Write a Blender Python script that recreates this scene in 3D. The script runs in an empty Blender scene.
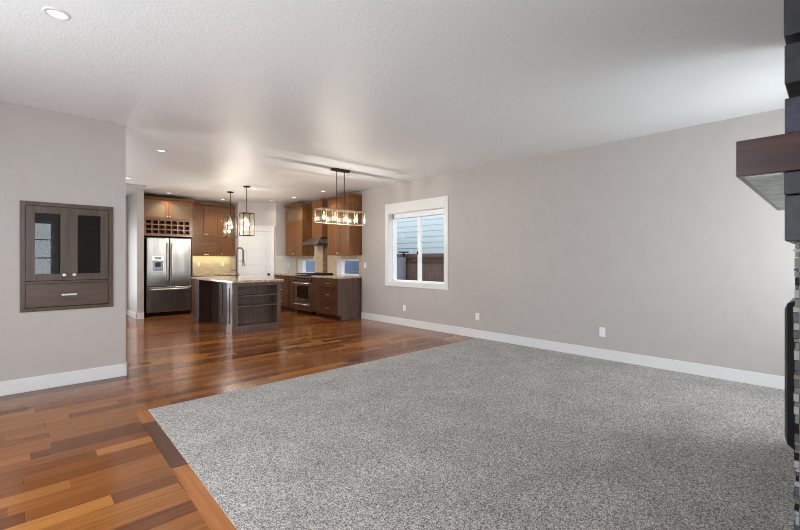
import bpy, bmesh, math, random
from mathutils import Vector, Matrix
random.seed(7)
SC = bpy.context.scene
COL = SC.collection
PI = math.pi

# ------------------------------------------------------------------ camera
EYE = 1.275
cam = bpy.data.cameras.new('camera')
cam.sensor_width = 36.0
cam.lens = 411 / 800 * 36.0
cam.shift_y = -6 / 800
cam.clip_start = 0.02
cam_o = bpy.data.objects.new('camera', cam)
COL.objects.link(cam_o)
cam_o.location = (0, 0, EYE)
cam_o.rotation_euler = (PI / 2, 0, -math.radians(43.3))
SC.camera = cam_o

# ------------------------------------------------------------------ world, light, exposure
SC.view_settings.view_transform = 'Standard'
SC.view_settings.look = 'None'
SC.view_settings.gamma = 1.0
SC.view_settings.use_curve_mapping = False
SC.view_settings.exposure = -0.12
SC.cycles.use_denoising = True
SC.cycles.filter_width = 1.0
SC.cycles.denoising_prefilter = 'NONE'
SC.cycles.max_bounces = 10
SC.cycles.diffuse_bounces = 6
SC.cycles.glossy_bounces = 5
SC.cycles.transparent_max_bounces = 16
SC.cycles.sample_clamp_indirect = 6.0
SC.cycles.caustics_reflective = False
SC.cycles.caustics_refractive = False

w = bpy.data.worlds.new('overcast_sky')
SC.world = w
w.use_nodes = True
wn = w.node_tree.nodes
wn['Background'].inputs[0].default_value = (0.80, 0.90, 1.0, 1)
wn['Background'].inputs[1].default_value = 3.0


def area(name, loc, direction, sx, sy, power, color=(1, 1, 1)):
    l = bpy.data.lights.new(name, 'AREA')
    l.shape = 'RECTANGLE'
    l.size, l.size_y = sx, sy
    l.energy = power
    l.color = color
    o = bpy.data.objects.new(name, l)
    COL.objects.link(o)
    o.location = loc
    o.rotation_euler = Vector(direction).to_track_quat('-Z', 'Y').to_euler()
    return o


FIL = 1700.0        # brightness of the bulb filaments
DAY = (0.88, 0.95, 1.0)
# daylight through the windows behind and beside the camera
area('daylight_front', (-0.2, -0.78, 1.45), (0, 1, 0.25), 1.7, 1.5, 44, DAY)
area('daylight_front_side', (4.65, -0.78, 1.45), (0, 1, -0.05), 1.0, 1.7, 62, (0.88, 0.95, 1.0))
area('daylight_dining', (-1.95, 7.4, 1.3), (1, 0.1, 0.1), 2.6, 1.9, 85, DAY)
area('daylight_entry', (1.2, 11.4, 1.1), (0, -1, 0), 0.95, 2.0, 50, DAY)
area('patio_fill', (-1.95, 2.2, 1.15), (1, 0, -0.05), 3.2, 2.1, 165, DAY)  # added fill outside a made-up patio door, lights the right wall


# ------------------------------------------------------------------ materials
def lin(c):
    out = []
    for v in c[:3]:
        v = v / 255.0
        out.append(v / 12.92 if v <= 0.04045 else ((v + 0.055) / 1.055) ** 2.4)
    return (*out, 1.0)


def new_mat(name):
    m = bpy.data.materials.new(name)
    m.use_nodes = True
    nt = m.node_tree
    b = nt.nodes['Principled BSDF']
    return m, nt, b


def N(nt, t, **kw):
    n = nt.nodes.new(t)
    for k, v in kw.items():
        setattr(n, k, v)
    return n


def bump(nt, b, height, strength, dist):
    bn = N(nt, 'ShaderNodeBump')
    bn.inputs['Strength'].default_value = strength
    bn.inputs['Distance'].default_value = dist
    nt.links.new(height, bn.inputs['Height'])
    nt.links.new(bn.outputs[0], b.inputs['Normal'])
    return bn


def coords(nt, scale=(1, 1, 1), kind='Object'):
    tc = N(nt, 'ShaderNodeTexCoord')
    mp = N(nt, 'ShaderNodeMapping')
    mp.inputs['Scale'].default_value = scale
    nt.links.new(tc.outputs[kind], mp.inputs[0])
    return mp.outputs[0]


def ramp(nt, fac, stops):
    r = N(nt, 'ShaderNodeValToRGB')
    els = r.color_ramp.elements
    while len(els) < len(stops):
        els.new(0.5)
    for e, (p, c) in zip(els, stops):
        e.position = p
        e.color = lin(c)
    nt.links.new(fac, r.inputs[0])
    return r.outputs[0]


def plain(name, c, rough=0.5, metal=0.0, spec=0.5, noise=0.04, nscale=30, bstr=0.0, bscale=200, bdist=0.002):
    """painted or metal surface with a slight mottling and an optional fine relief"""
    m, nt, b = new_mat(name)
    v = coords(nt)
    n = N(nt, 'ShaderNodeTexNoise')
    n.inputs['Scale'].default_value = nscale
    n.inputs['Detail'].default_value = 3
    nt.links.new(v, n.inputs['Vector'])
    lo = [max(0, x * (1 - noise)) for x in c]
    hi = [min(255, x * (1 + noise)) for x in c]
    nt.links.new(ramp(nt, n.outputs['Fac'], [(0.3, lo), (0.7, hi)]), b.inputs['Base Color'])
    b.inputs['Roughness'].default_value = rough
    b.inputs['Metallic'].default_value = metal
    b.inputs['Specular IOR Level'].default_value = spec
    if bstr:
        n2 = N(nt, 'ShaderNodeTexNoise')
        n2.inputs['Scale'].default_value = bscale
        n2.inputs['Detail'].default_value = 4
        nt.links.new(v, n2.inputs['Vector'])
        bump(nt, b, n2.outputs['Fac'], bstr, bdist)
    return m


def wood(name, dark, mid, light, axis='z', rough=0.4, scale=1.0, spec=0.5):
    m, nt, b = new_mat(name)
    s = {'x': (0.7, 14, 14), 'y': (14, 0.7, 14), 'z': (14, 14, 0.7)}[axis]
    v = coords(nt, tuple(k * scale for k in s))
    n = N(nt, 'ShaderNodeTexNoise')
    n.inputs['Scale'].default_value = 2.2
    n.inputs['Detail'].default_value = 7
    n.inputs['Roughness'].default_value = 0.62
    n.inputs['Distortion'].default_value = 0.5
    nt.links.new(v, n.inputs['Vector'])
    nt.links.new(ramp(nt, n.outputs['Fac'], [(0.28, dark), (0.5, mid), (0.74, light)]), b.inputs['Base Color'])
    b.inputs['Roughness'].default_value = rough
    b.inputs['Specular IOR Level'].default_value = spec
    bump(nt, b, n.outputs['Fac'], 0.12, 0.002)
    return m


def planks(name, palette, width, length, rough):
    """boards running along X, each with its own tone"""
    m, nt, b = new_mat(name)
    tc = N(nt, 'ShaderNodeTexCoord')
    sep = N(nt, 'ShaderNodeSeparateXYZ')
    nt.links.new(tc.outputs['Object'], sep.inputs[0])

    def math_(op, a, bv=None, c=None):
        q = N(nt, 'ShaderNodeMath', operation=op)
        for i, x in enumerate((a, bv, c)):
            if x is None:
                continue
            if isinstance(x, (int, float)):
                q.inputs[i].default_value = x
            else:
                nt.links.new(x, q.inputs[i])
        return q.outputs[0]
    row_f = math_('DIVIDE', sep.outputs[1], width)
    row = math_('FLOOR', row_f)
    wr = N(nt, 'ShaderNodeTexWhiteNoise', noise_dimensions='1D')
    nt.links.new(row, wr.inputs['W'])
    off = math_('MULTIPLY', wr.outputs['Value'], 7.3)
    xf = math_('ADD', math_('DIVIDE', sep.outputs[0], length), off)
    # uneven board lengths
    xw = math_('ADD', xf, math_('MULTIPLY', math_('SINE', math_('MULTIPLY', xf, 4.1)), 0.16))
    xi = math_('FLOOR', xw)
    cb = N(nt, 'ShaderNodeCombineXYZ')
    nt.links.new(row, cb.inputs[0])
    nt.links.new(xi, cb.inputs[1])
    wc = N(nt, 'ShaderNodeTexWhiteNoise', noise_dimensions='2D')
    nt.links.new(cb.outputs[0], wc.inputs['Vector'])
    stops = [(i / (len(palette) - 1), c) for i, c in enumerate(palette)]
    base = ramp(nt, wc.outputs['Value'], stops)
    # grain, shifted per board
    cg = N(nt, 'ShaderNodeCombineXYZ')
    nt.links.new(math_('MULTIPLY', sep.outputs[0], 1.6), cg.inputs[0])
    nt.links.new(math_('MULTIPLY', sep.outputs[1], 26.0), cg.inputs[1])
    nt.links.new(math_('MULTIPLY', wc.outputs['Value'], 40.0), cg.inputs[2])
    g = N(nt, 'ShaderNodeTexNoise')
    g.inputs['Scale'].default_value = 1.6
    g.inputs['Detail'].default_value = 6
    g.inputs['Roughness'].default_value = 0.6
    nt.links.new(cg.outputs[0], g.inputs['Vector'])
    gr = ramp(nt, g.outputs['Fac'], [(0.25, (190, 180, 170)), (0.5, (255, 255, 255)), (0.8, (255, 255, 250))])
    mx = N(nt, 'ShaderNodeMix', data_type='RGBA', blend_type='MULTIPLY')
    mx.inputs[0].default_value = 0.85
    nt.links.new(base, mx.inputs[6])
    nt.links.new(gr, mx.inputs[7])
    # seams
    fy = math_('FRACT', row_f)
    ey = math_('MINIMUM', fy, math_('SUBTRACT', 1.0, fy))
    fx = math_('FRACT', xw)
    ex = math_('MINIMUM', fx, math_('SUBTRACT', 1.0, fx))
    sy = math_('LESS_THAN', ey, 0.010)
    sx = math_('LESS_THAN', ex, 0.0012)
    seam = math_('MAXIMUM', sy, sx)
    m2 = N(nt, 'ShaderNodeMix', data_type='RGBA')
    nt.links.new(math_('MULTIPLY', seam, 0.6), m2.inputs[0])
    nt.links.new(mx.outputs[2], m2.inputs[6])
    m2.inputs[7].default_value = lin((52, 30, 18))
    nt.links.new(m2.outputs[2], b.inputs['Base Color'])
    b.inputs['Roughness'].default_value = rough
    b.inputs['Specular IOR Level'].default_value = 0.42
    # faint cupping and grain relief
    wv = N(nt, 'ShaderNodeTexNoise')
    wv.inputs['Scale'].default_value = 5.0
    nt.links.new(tc.outputs['Object'], wv.inputs['Vector'])
    hsum = math_('ADD', math_('MULTIPLY', g.outputs['Fac'], 0.25), math_('ADD', math_('MULTIPLY', wv.outputs['Fac'], 0.4), math_('MULTIPLY', seam, -0.5)))
    bump(nt, b, hsum, 0.10, 0.004)
    return m


def carpet_mat(name):
    m, nt, b = new_mat(name)
    v = coords(nt)
    n = N(nt, 'ShaderNodeTexNoise')
    n.inputs['Scale'].default_value = 150
    n.inputs['Detail'].default_value = 2
    n.inputs['Roughness'].default_value = 0.7
    nt.links.new(v, n.inputs['Vector'])
    n2 = N(nt, 'ShaderNodeTexNoise')
    n2.inputs['Scale'].default_value = 3.0
    n2.inputs['Detail'].default_value = 3
    nt.links.new(v, n2.inputs['Vector'])
    n3 = N(nt, 'ShaderNodeTexNoise')
    n3.inputs['Scale'].default_value = 75
    n3.inputs['Detail'].default_value = 5
    n3.inputs['Roughness'].default_value = 0.85
    nt.links.new(v, n3.inputs['Vector'])
    av = N(nt, 'ShaderNodeMath', operation='MULTIPLY_ADD')
    av.inputs[1].default_value = 0.55
    nt.links.new(n.outputs['Fac'], av.inputs[0])
    av2 = N(nt, 'ShaderNodeMath', operation='MULTIPLY')
    av2.inputs[1].default_value = 0.45
    nt.links.new(n3.outputs['Fac'], av2.inputs[0])
    nt.links.new(av2.outputs[0], av.inputs[2])
    c1 = ramp(nt, av.outputs[0], [(0.37, (60, 57, 54)), (0.49, (149, 144, 138)), (0.61, (226, 221, 215))])
    c2 = ramp(nt, n2.outputs['Fac'], [(0.3, (228, 228, 228)), (0.7, (255, 255, 255))])
    mx = N(nt, 'ShaderNodeMix', data_type='RGBA', blend_type='MULTIPLY')
    mx.inputs[0].default_value = 1.0
    nt.links.new(c1, mx.inputs[6])
    nt.links.new(c2, mx.inputs[7])
    nt.links.new(mx.outputs[2], b.inputs['Base Color'])
    b.inputs['Roughness'].default_value = 0.95
    b.inputs['Specular IOR Level'].default_value = 0.1
    b.inputs['Sheen Weight'].default_value = 0.2
    bump(nt, b, n.outputs['Fac'], 0.25, 0.006)
    return m


def tiles_mat(name, palette, grout, tw, th, axis_u, rough=0.3, offset=True, seam=0.04):
    """tiles on a vertical face; axis_u 0 for faces along X, 1 for faces along Y"""
    m, nt, b = new_mat(name)
    tc = N(nt, 'ShaderNodeTexCoord')
    sep = N(nt, 'ShaderNodeSeparateXYZ')
    nt.links.new(tc.outputs['Object'], sep.inputs[0])
    cb = N(nt, 'ShaderNodeCombineXYZ')
    nt.links.new(sep.outputs[axis_u], cb.inputs[0])
    nt.links.new(sep.outputs[2], cb.inputs[1])
    br = N(nt, 'ShaderNodeTexBrick')
    br.offset = 0.5 if offset else 0.0
    br.inputs['Color1'].default_value = (0, 0, 0, 1)
    br.inputs['Color2'].default_value = (1, 1, 1, 1)
    br.inputs['Mortar'].default_value = (0.5, 0.5, 0.5, 1)
    br.inputs['Scale'].default_value = 1.0
    br.inputs['Brick Width'].default_value = tw
    br.inputs['Row Height'].default_value = th
    br.inputs['Mortar Size'].default_value = seam * th
    br.inputs['Bias'].default_value = 0
    nt.links.new(cb.outputs[0], br.inputs['Vector'])
    stops = [(i / max(1, len(palette) - 1), c) for i, c in enumerate(palette)]
    c = ramp(nt, br.outputs['Color'], stops)
    mx = N(nt, 'ShaderNodeMix', data_type='RGBA')
    nt.links.new(br.outputs['Fac'], mx.inputs[0])
    nt.links.new(c, mx.inputs[6])
    mx.inputs[7].default_value = lin(grout)
    nt.links.new(mx.outputs[2], b.inputs['Base Color'])
    b.inputs['Roughness'].default_value = rough
    inv = N(nt, 'ShaderNodeMath', operation='SUBTRACT')
    inv.inputs[0].default_value = 1
    nt.links.new(br.outputs['Fac'], inv.inputs[1])
    bump(nt, b, inv.outputs[0], 0.4, 0.002)
    return m


def granite_mat(name):
    m, nt, b = new_mat(name)
    v = coords(nt)
    n = N(nt, 'ShaderNodeTexNoise')
    n.inputs['Scale'].default_value = 38
    n.inputs['Detail'].default_value = 8
    n.inputs['Roughness'].default_value = 0.7
    nt.links.new(v, n.inputs['Vector'])
    c = ramp(nt, n.outputs['Fac'], [(0.33, (60, 46, 36)), (0.44, (158, 134, 108)), (0.55, (206, 190, 166)), (0.7, (226, 214, 196))])
    nt.links.new(c, b.inputs['Base Color'])
    b.inputs['Roughness'].default_value = 0.12
    return m


def steel_mat(name, c=(156, 153, 150), rough=0.28, axis='z'):
    m, nt, b = new_mat(name)
    s = {'z': (60, 60, 0.6), 'x': (0.6, 60, 60), 'y': (60, 0.6, 60)}[axis]
    v = coords(nt, s)
    n = N(nt, 'ShaderNodeTexNoise')
    n.inputs['Scale'].default_value = 3
    n.inputs['Detail'].default_value = 3
    nt.links.new(v, n.inputs['Vector'])
    nt.links.new(ramp(nt, n.outputs['Fac'], [(0.3, [x * 0.95 for x in c]), (0.7, [min(255, x * 1.05) for x in c])]), b.inputs['Base Color'])
    b.inputs['Metallic'].default_value = 1.0
    b.inputs['Roughness'].default_value = rough
    w2 = N(nt, 'ShaderNodeTexNoise')
    w2.inputs['Scale'].default_value = 2.2
    v2 = coords(nt, (3.2, 3.2, 0.35))
    nt.links.new(v2, w2.inputs['Vector'])
    bump(nt, b, w2.outputs['Fac'], 0.22, 0.06)
    return m


def glass_mat(name, tint=(255, 255, 255), rough=0.0, reflect=1.0):
    """thin pane: lets light straight through, reflects by its angle"""
    m = bpy.data.materials.new(name)
    m.use_nodes = True
    nt = m.node_tree
    nt.nodes.remove(nt.nodes['Principled BSDF'])
    out = nt.nodes['Material Output']
    tr = N(nt, 'ShaderNodeBsdfTransparent')
    tr.inputs[0].default_value = lin(tint)
    gl = N(nt, 'ShaderNodeBsdfGlossy')
    gl.inputs['Roughness'].default_value = rough
    fr = N(nt, 'ShaderNodeFresnel')
    ge = N(nt, 'ShaderNodeNewGeometry')
    io = N(nt, 'ShaderNodeMath', operation='MULTIPLY_ADD')   # same reflectance from both faces of the pane
    io.inputs[1].default_value = 1 / 1.5 - 1.5
    io.inputs[2].default_value = 1.5
    nt.links.new(ge.outputs['Backfacing'], io.inputs[0])
    nt.links.new(io.outputs[0], fr.inputs['IOR'])
    mu = N(nt, 'ShaderNodeMath', operation='MULTIPLY')
    mu.inputs[1].default_value = reflect
    nt.links.new(fr.outputs[0], mu.inputs[0])
    mx = N(nt, 'ShaderNodeMixShader')
    nt.links.new(mu.outputs[0], mx.inputs[0])
    nt.links.new(tr.outputs[0], mx.inputs[1])
    nt.links.new(gl.outputs[0], mx.inputs[2])
    nt.links.new(mx.outputs[0], out.inputs[0])
    return m


def emit_mat(name, c, strength):
    m, nt, b = new_mat(name)
    b.inputs['Base Color'].default_value = lin(c)
    b.inputs['Emission Color'].default_value = lin(c)
    b.inputs['Emission Strength'].default_value = strength
    return m


def ceiling_mat(name, c):
    m, nt, b = new_mat(name)
    v = coords(nt)
    b.inputs['Base Color'].default_value = lin(c)
    b.inputs['Roughness'].default_value = 0.42
    b.inputs['Specular IOR Level'].default_value = 0.38
    n = N(nt, 'ShaderNodeTexNoise')
    n.inputs['Scale'].default_value = 60
    n.inputs['Detail'].default_value = 4
    n.inputs['Roughness'].default_value = 0.6
    nt.links.new(v, n.inputs['Vector'])
    r = ramp(nt, n.outputs['Fac'], [(0.45, (0, 0, 0)), (0.62, (255, 255, 255))])
    bump(nt, b, r, 0.24, 0.005)
    return m


M = {}
M['wall'] = plain('greige_wall_paint', (181, 174, 169), 0.55, noise=0.01, nscale=6, bstr=0.12, bscale=140)
M['ceiling'] = ceiling_mat('textured_ceiling_paint', (230, 231, 231))
M['white'] = plain('white_trim_paint', (222, 221, 219), 0.35, noise=0.01)
M['vinyl'] = plain('white_vinyl', (240, 241, 242), 0.4, noise=0.01)
M['floor'] = planks('cherry_floor_planks', [(88, 49, 24), (126, 72, 34), (148, 92, 45), (112, 63, 30), (168, 110, 56), (134, 79, 37), (100, 56, 28)], 0.117, 0.95, 0.17)
M['border_dark'] = wood('dark_border_board', (66, 38, 24), (82, 48, 30), (96, 58, 36), 'y', 0.25)
M['border_orange'] = wood('orange_border_board', (138, 80, 36), (160, 96, 46), (176, 110, 54), 'y', 0.25)
M['carpet'] = carpet_mat('grey_cut_pile_carpet')
M['cab'] = wood('warm_brown_cabinet_wood', (94, 58, 29), (118, 76, 40), (138, 94, 52), 'z', 0.35)
M['cab_h'] = wood('warm_brown_drawer_wood', (94, 58, 29), (116, 74, 39), (136, 92, 51), 'y', 0.35)
M['cab_x'] = wood('warm_brown_rail_wood', (94, 58, 29), (116, 74, 39), (136, 92, 51), 'x', 0.35)
M['cab_in'] = plain('dark_cabinet_inside', (74, 30, 18), 0.5)
M['island'] = wood('lit_brown_island_wood', (70, 52, 44), (92, 72, 63), (108, 88, 78), 'z', 0.32)  # grey sheen of the lit faces lightened into the wood colour
M['island_shaded'] = wood('shaded_red_brown_island_wood', (44, 28, 21), (58, 38, 29), (72, 48, 37), 'z', 0.45)  # same wood, darkened for the shade under the worktop overhang
M['cab_low'] = wood('deep_brown_cabinet_wood', (66, 41, 24), (88, 57, 34), (108, 73, 44), 'z', 0.35)
M['cab_low_h'] = wood('deep_brown_drawer_wood', (66, 41, 24), (88, 57, 34), (108, 73, 44), 'y', 0.35)
M['built'] = wood('grey_brown_stained_wood', (64, 50, 43), (82, 66, 57), (100, 81, 70), 'z', 0.35)
M['built_h'] = wood('grey_brown_drawer_wood', (64, 50, 43), (86, 68, 59), (104, 84, 72), 'x', 0.35)
M['built_in'] = plain('brown_cabinet_inside', (150, 136, 124), 0.5)
M['nickel'] = plain('satin_nickel', (232, 228, 220), 0.38, 1.0, noise=0.02)
M['black_metal'] = plain('black_metal', (26, 26, 27), 0.35, 0.6, noise=0.05)
M['bronze'] = plain('dark_bronze', (58, 46, 38), 0.4, 0.8, noise=0.05)
M['brass'] = plain('aged_brass', (178, 164, 140), 0.35, 0.9, noise=0.05)
M['steel'] = steel_mat('brushed_stainless_steel')
M['steel_dark'] = plain('dark_steel_gap', (40, 40, 42), 0.4, 0.5)
M['black'] = plain('black_gloss', (14, 14, 15), 0.12)
M['oven_glass'] = plain('black_oven_glass', (26, 24, 23), 0.06, noise=0.02)
M['iron'] = plain('cast_iron', (22, 22, 22), 0.6)
M['granite'] = granite_mat('beige_speckled_granite')
M['tile_x'] = tiles_mat('beige_wall_tile', [(206, 192, 168), (214, 200, 178), (198, 184, 160)], (190, 180, 164), 0.15, 0.075, 0)
M['tile_daylit'] = tiles_mat('daylit_wall_tile', [(206, 204, 200), (212, 210, 206), (200, 198, 194)], (194, 192, 188), 0.15, 0.075, 0)  # same tile, with the window light lightened into its colour
M['tile_y'] = tiles_mat('warm_lit_wall_tile', [(196, 172, 142), (204, 180, 150), (188, 164, 134)], (180, 164, 142), 0.15, 0.075, 1)  # same tile, with the warm light put into its beige
M['mosaic_y'] = tiles_mat('brown_mosaic_tile', [(62, 42, 32), (120, 92, 70), (88, 62, 46), (150, 128, 104), (70, 56, 50)], (110, 96, 84), 0.048, 0.018, 1, 0.15)
M['glass'] = glass_mat('clear_glass', reflect=0.5)
M['glass_cab'] = glass_mat('cabinet_door_glass', (150, 150, 150), 0.0, 1.2)
M['glass_lamp'] = glass_mat('lamp_glass', (254, 252, 248), 0.4, 0.12)
M['frost'] = plain('amber_frosted_glass', (118, 98, 72), 0.18, noise=0.10, nscale=40)
M['filament'] = emit_mat('glowing_filament', (255, 248, 238), FIL)


def bulb_mat(name, c, strength):
    m = bpy.data.materials.new(name)
    m.use_nodes = True
    nt = m.node_tree
    nt.nodes.remove(nt.nodes['Principled BSDF'])
    tr = N(nt, 'ShaderNodeBsdfTransparent')
    em = N(nt, 'ShaderNodeEmission')
    em.inputs[0].default_value = lin(c)
    em.inputs[1].default_value = strength
    mx = N(nt, 'ShaderNodeMixShader')
    mx.inputs[0].default_value = 0.22
    nt.links.new(tr.outputs[0], mx.inputs[1])
    nt.links.new(em.outputs[0], mx.inputs[2])
    nt.links.new(mx.outputs[0], nt.nodes['Material Output'].inputs[0])
    return m


M['bulb'] = bulb_mat('glowing_bulb_glass', (255, 206, 140), 3.0)
M['lens'] = emit_mat('glowing_downlight_lens', (255, 246, 236), 3)
M['plate'] = plain('white_plastic_plate', (232, 232, 230), 0.35, noise=0.005)
M['slot'] = plain('grey_plastic_slot', (120, 120, 120), 0.5)
M['timber'] = wood('charcoal_timber', (32, 32, 36), (44, 44, 49), (58, 57, 62), 'x', 0.42)
M['timber_blue'] = wood('blue_black_timber', (38, 38, 50), (52, 52, 68), (66, 66, 84), 'x', 0.42)
M['timber_gap'] = plain('black_spacer', (14, 14, 15), 0.7)
M['mantel'] = wood('red_brown_mantel_wood', (48, 31, 30), (64, 42, 39), (80, 54, 49), 'y', 0.3)
M['mantel_bounce'] = plain('grey_green_bounce_paint', (158, 178, 170), 0.3, noise=0.32, nscale=14)  # light bounced from the floor, painted onto the underside of the mantel
M['t1'] = plain('mosaic_black', (24, 25, 28), 0.15)
M['t2'] = plain('mosaic_light_grey', (150, 152, 152), 0.25)
M['t3'] = plain('mosaic_taupe', (112, 102, 92), 0.3)
M['t4'] = plain('mosaic_sage', (112, 118, 108), 0.25)
M['t5'] = plain('mosaic_mid_grey', (84, 84, 88), 0.2)
M['grout'] = plain('grey_grout', (140, 138, 134), 0.8)
M['siding'] = plain('pale_blue_grey_siding', (196, 206, 206), 0.6, noise=0.02)
M['fence'] = wood('brown_stained_fence', (96, 72, 64), (112, 86, 77), (124, 98, 88), 'z', 0.7)
M['fence_dark'] = wood('dark_brown_fence_rail', (70, 46, 40), (84, 58, 50), (96, 70, 60), 'y', 0.7)
M['post'] = plain('lavender_grey_post', (130, 126, 138), 0.7)
M['backdrop'] = plain('steel_blue_siding', (60, 82, 110), 0.6)
M['soil'] = plain('garden_soil', (92, 84, 70), 0.9, noise=0.2)
M['chrome'] = plain('dark_brushed_nickel', (138, 132, 122), 0.3, 1.0)


# ------------------------------------------------------------------ mesh helpers
def frame_matrix(origin, u, out):
    """local x along u, local y outwards, local z up"""
    u = Vector(u).normalized()
    o = Vector(out).normalized()
    m = Matrix.Identity(4)
    m.col[0] = (*u, 0)
    m.col[1] = (*o, 0)
    m.col[2] = (0, 0, 1, 0)
    m.col[3] = (*origin, 1)
    return m


class MB:
    def __init__(self, mat=None, xf=None):
        self.bm = bmesh.new()
        self.mats = [mat] if mat else []
        self.idx = 0
        self.xf = xf

    def use(self, mat):
        if mat not in self.mats:
            self.mats.append(mat)
        self.idx = self.mats.index(mat)
        return self

    def _merge(self, t, xf=None):
        x = xf or self.xf
        if x is not None:
            bmesh.ops.transform(t, matrix=x, verts=t.verts[:])
        bmesh.ops.recalc_face_normals(t, faces=t.faces[:])
        vm = {}
        for v in t.verts:
            vm[v] = self.bm.verts.new(v.co)
        for f in t.faces:
            try:
                nf = self.bm.faces.new([vm[v] for v in f.verts])
                nf.material_index = self.idx
                nf.smooth = f.smooth
            except ValueError:
                pass
        t.free()

    def box(self, x0, y0, z0, x1, y1, z1, bev=0.0):
        t = bmesh.new()
        bmesh.ops.create_cube(t, size=1.0)
        sx, sy, sz = abs(x1 - x0), abs(y1 - y0), abs(z1 - z0)
        for v in t.verts:
            v.co = Vector((v.co.x * sx + (x0 + x1) / 2, v.co.y * sy + (y0 + y1) / 2, v.co.z * sz + (z0 + z1) / 2))
        if bev > 0:
            bev = min(bev, 0.45 * min(sx, sy, sz))
            bmesh.ops.bevel(t, geom=t.edges[:] , offset=bev, segments=2, profile=0.5, affect='EDGES')
        self._merge(t)
        return self

    def prism(self, pts, axis, a0, a1):
        """polygon pts in the two other axes, extruded along axis"""
        t = bmesh.new()

        def mk(p, a):
            if axis == 'x':
                return (a, p[0], p[1])
            if axis == 'y':
                return (p[0], a, p[1])
            return (p[0], p[1], a)
        A = [t.verts.new(mk(p, a0)) for p in pts]
        B = [t.verts.new(mk(p, a1)) for p in pts]
        t.faces.new(A)
        t.faces.new(B[::-1])
        n = len(pts)
        for i in range(n):
            t.faces.new((A[i], A[(i + 1) % n], B[(i + 1) % n], B[i]))
        self._merge(t)
        return self

    def loft(self, ringA, ringB):
        t = bmesh.new()
        A = [t.verts.new(p) for p in ringA]
        B = [t.verts.new(p) for p in ringB]
        t.faces.new(A)
        t.faces.new(B[::-1])
        n = len(A)
        for i in range(n):
            t.faces.new((A[i], A[(i + 1) % n], B[(i + 1) % n], B[i]))
        self._merge(t)
        return self

    def tube(self, pts, r, seg=10):
        t = bmesh.new()
        pts = [Vector(p) for p in pts]
        rr = r if isinstance(r, (list, tuple)) else [r] * len(pts)
        rings = []
        up = None
        for i, p in enumerate(pts):
            d = (pts[min(i + 1, len(pts) - 1)] - pts[max(i - 1, 0)]).normalized()
            if up is None:
                up = Vector((0, 0, 1)) if abs(d.z) < 0.9 else Vector((1, 0, 0))
            s = d.cross(up).normalized()
            up = s.cross(d).normalized()
            rings.append([t.verts.new(p + (s * math.cos(2 * PI * k / seg) + up * math.sin(2 * PI * k / seg)) * rr[i]) for k in range(seg)])
        for a, b in zip(rings, rings[1:]):
            for k in range(seg):
                f = t.faces.new((a[k], a[(k + 1) % seg], b[(k + 1) % seg], b[k]))
                f.smooth = True
        t.faces.new(rings[0][::-1])
        t.faces.new(rings[-1])
        self._merge(t)
        return self

    def lathe(self, prof, c=(0, 0, 0), seg=24, smooth=True):
        """prof: list of (r, z) about a vertical axis through c"""
        t = bmesh.new()
        rings = []
        for r, z in prof:
            if r <= 1e-6:
                rings.append([t.verts.new((c[0], c[1], c[2] + z))])
            else:
                rings.append([t.verts.new((c[0] + r * math.cos(2 * PI * k / seg), c[1] + r * math.sin(2 * PI * k / seg), c[2] + z)) for k in range(seg)])
        for a, b in zip(rings, rings[1:]):
            for k in range(seg):
                k2 = (k + 1) % seg
                if len(a) == 1 and len(b) == 1:
                    continue
                if len(a) == 1:
                    f = t.faces.new((a[0], b[k2], b[k]))
                elif len(b) == 1:
                    f = t.faces.new((a[k], a[k2], b[0]))
                else:
                    f = t.faces.new((a[k], a[k2], b[k2], b[k]))
                f.smooth = smooth
        for ring in (rings[0], rings[-1]):
            if len(ring) > 2:
                t.faces.new(ring)
        self._merge(t)
        return self

    def build(self, name, mat=None, parent=None, loc=None):
        me = bpy.data.meshes.new(name)
        origin = Vector((0, 0, 0))
        if parent is not None:
            p = parent
            while p is not None:
                origin += p.location
                p = p.parent
        elif loc is not None:
            origin = Vector(loc)
        for v in self.bm.verts:
            v.co -= origin
        self.bm.to_mesh(me)
        self.bm.free()
        if mat is not None and not self.mats:
            self.mats = [mat]
        for m_ in self.mats:
            me.materials.append(m_)
        o = bpy.data.objects.new(name, me)
        COL.objects.link(o)
        if parent is not None:
            o.parent = parent
        elif loc is not None:
            o.location = loc
        return o


def thing(name, label, cat, loc, group=None):
    o = bpy.data.objects.new(name, None)
    o.empty_display_size = 0.1
    COL.objects.link(o)
    o.location = loc
    o['label'] = label
    o['category'] = cat
    if group:
        o['group'] = group
    return o


def tag(o, label, cat, group=None):
    o['label'] = label
    o['category'] = cat
    if group:
        o['group'] = group
    return o


def struct(o):
    o['kind'] = 'structure'
    return o


def copy_tree(o, parent=None):
    c = o.copy()
    COL.objects.link(c)
    if parent is not None:
        c.parent = parent
    for ch in list(o.children):
        copy_tree(ch, c)
    return c


H = 2.74
# ------------------------------------------------------------------ setting: floor, carpet, walls, ceiling
YF = -0.45          # front wall (behind the camera)
YL = 5.33           # wall with the built-in cabinet
XR = 5.45           # right wall of the living room
XK = 5.50           # right wall of the kitchen
YB = 11.10          # back wall
XL = -1.60          # left wall

mb = MB().box(XL - .2, YF - .2, -0.12, XK + .2, YB + .2, 0.0)
struct(mb.build('floor', M['floor']))
CX, CY = 0.80, 3.945


def edge_x(y):
    return 0.83 + (y - 3.96) * 0.031


mb = MB().prism([(edge_x(YF), YF), (XR, YF), (XR, CY), (edge_x(CY), CY + .02)], 'z', 0.0005, 0.009)
struct(mb.build('floor_carpet', M['carpet']))
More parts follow.
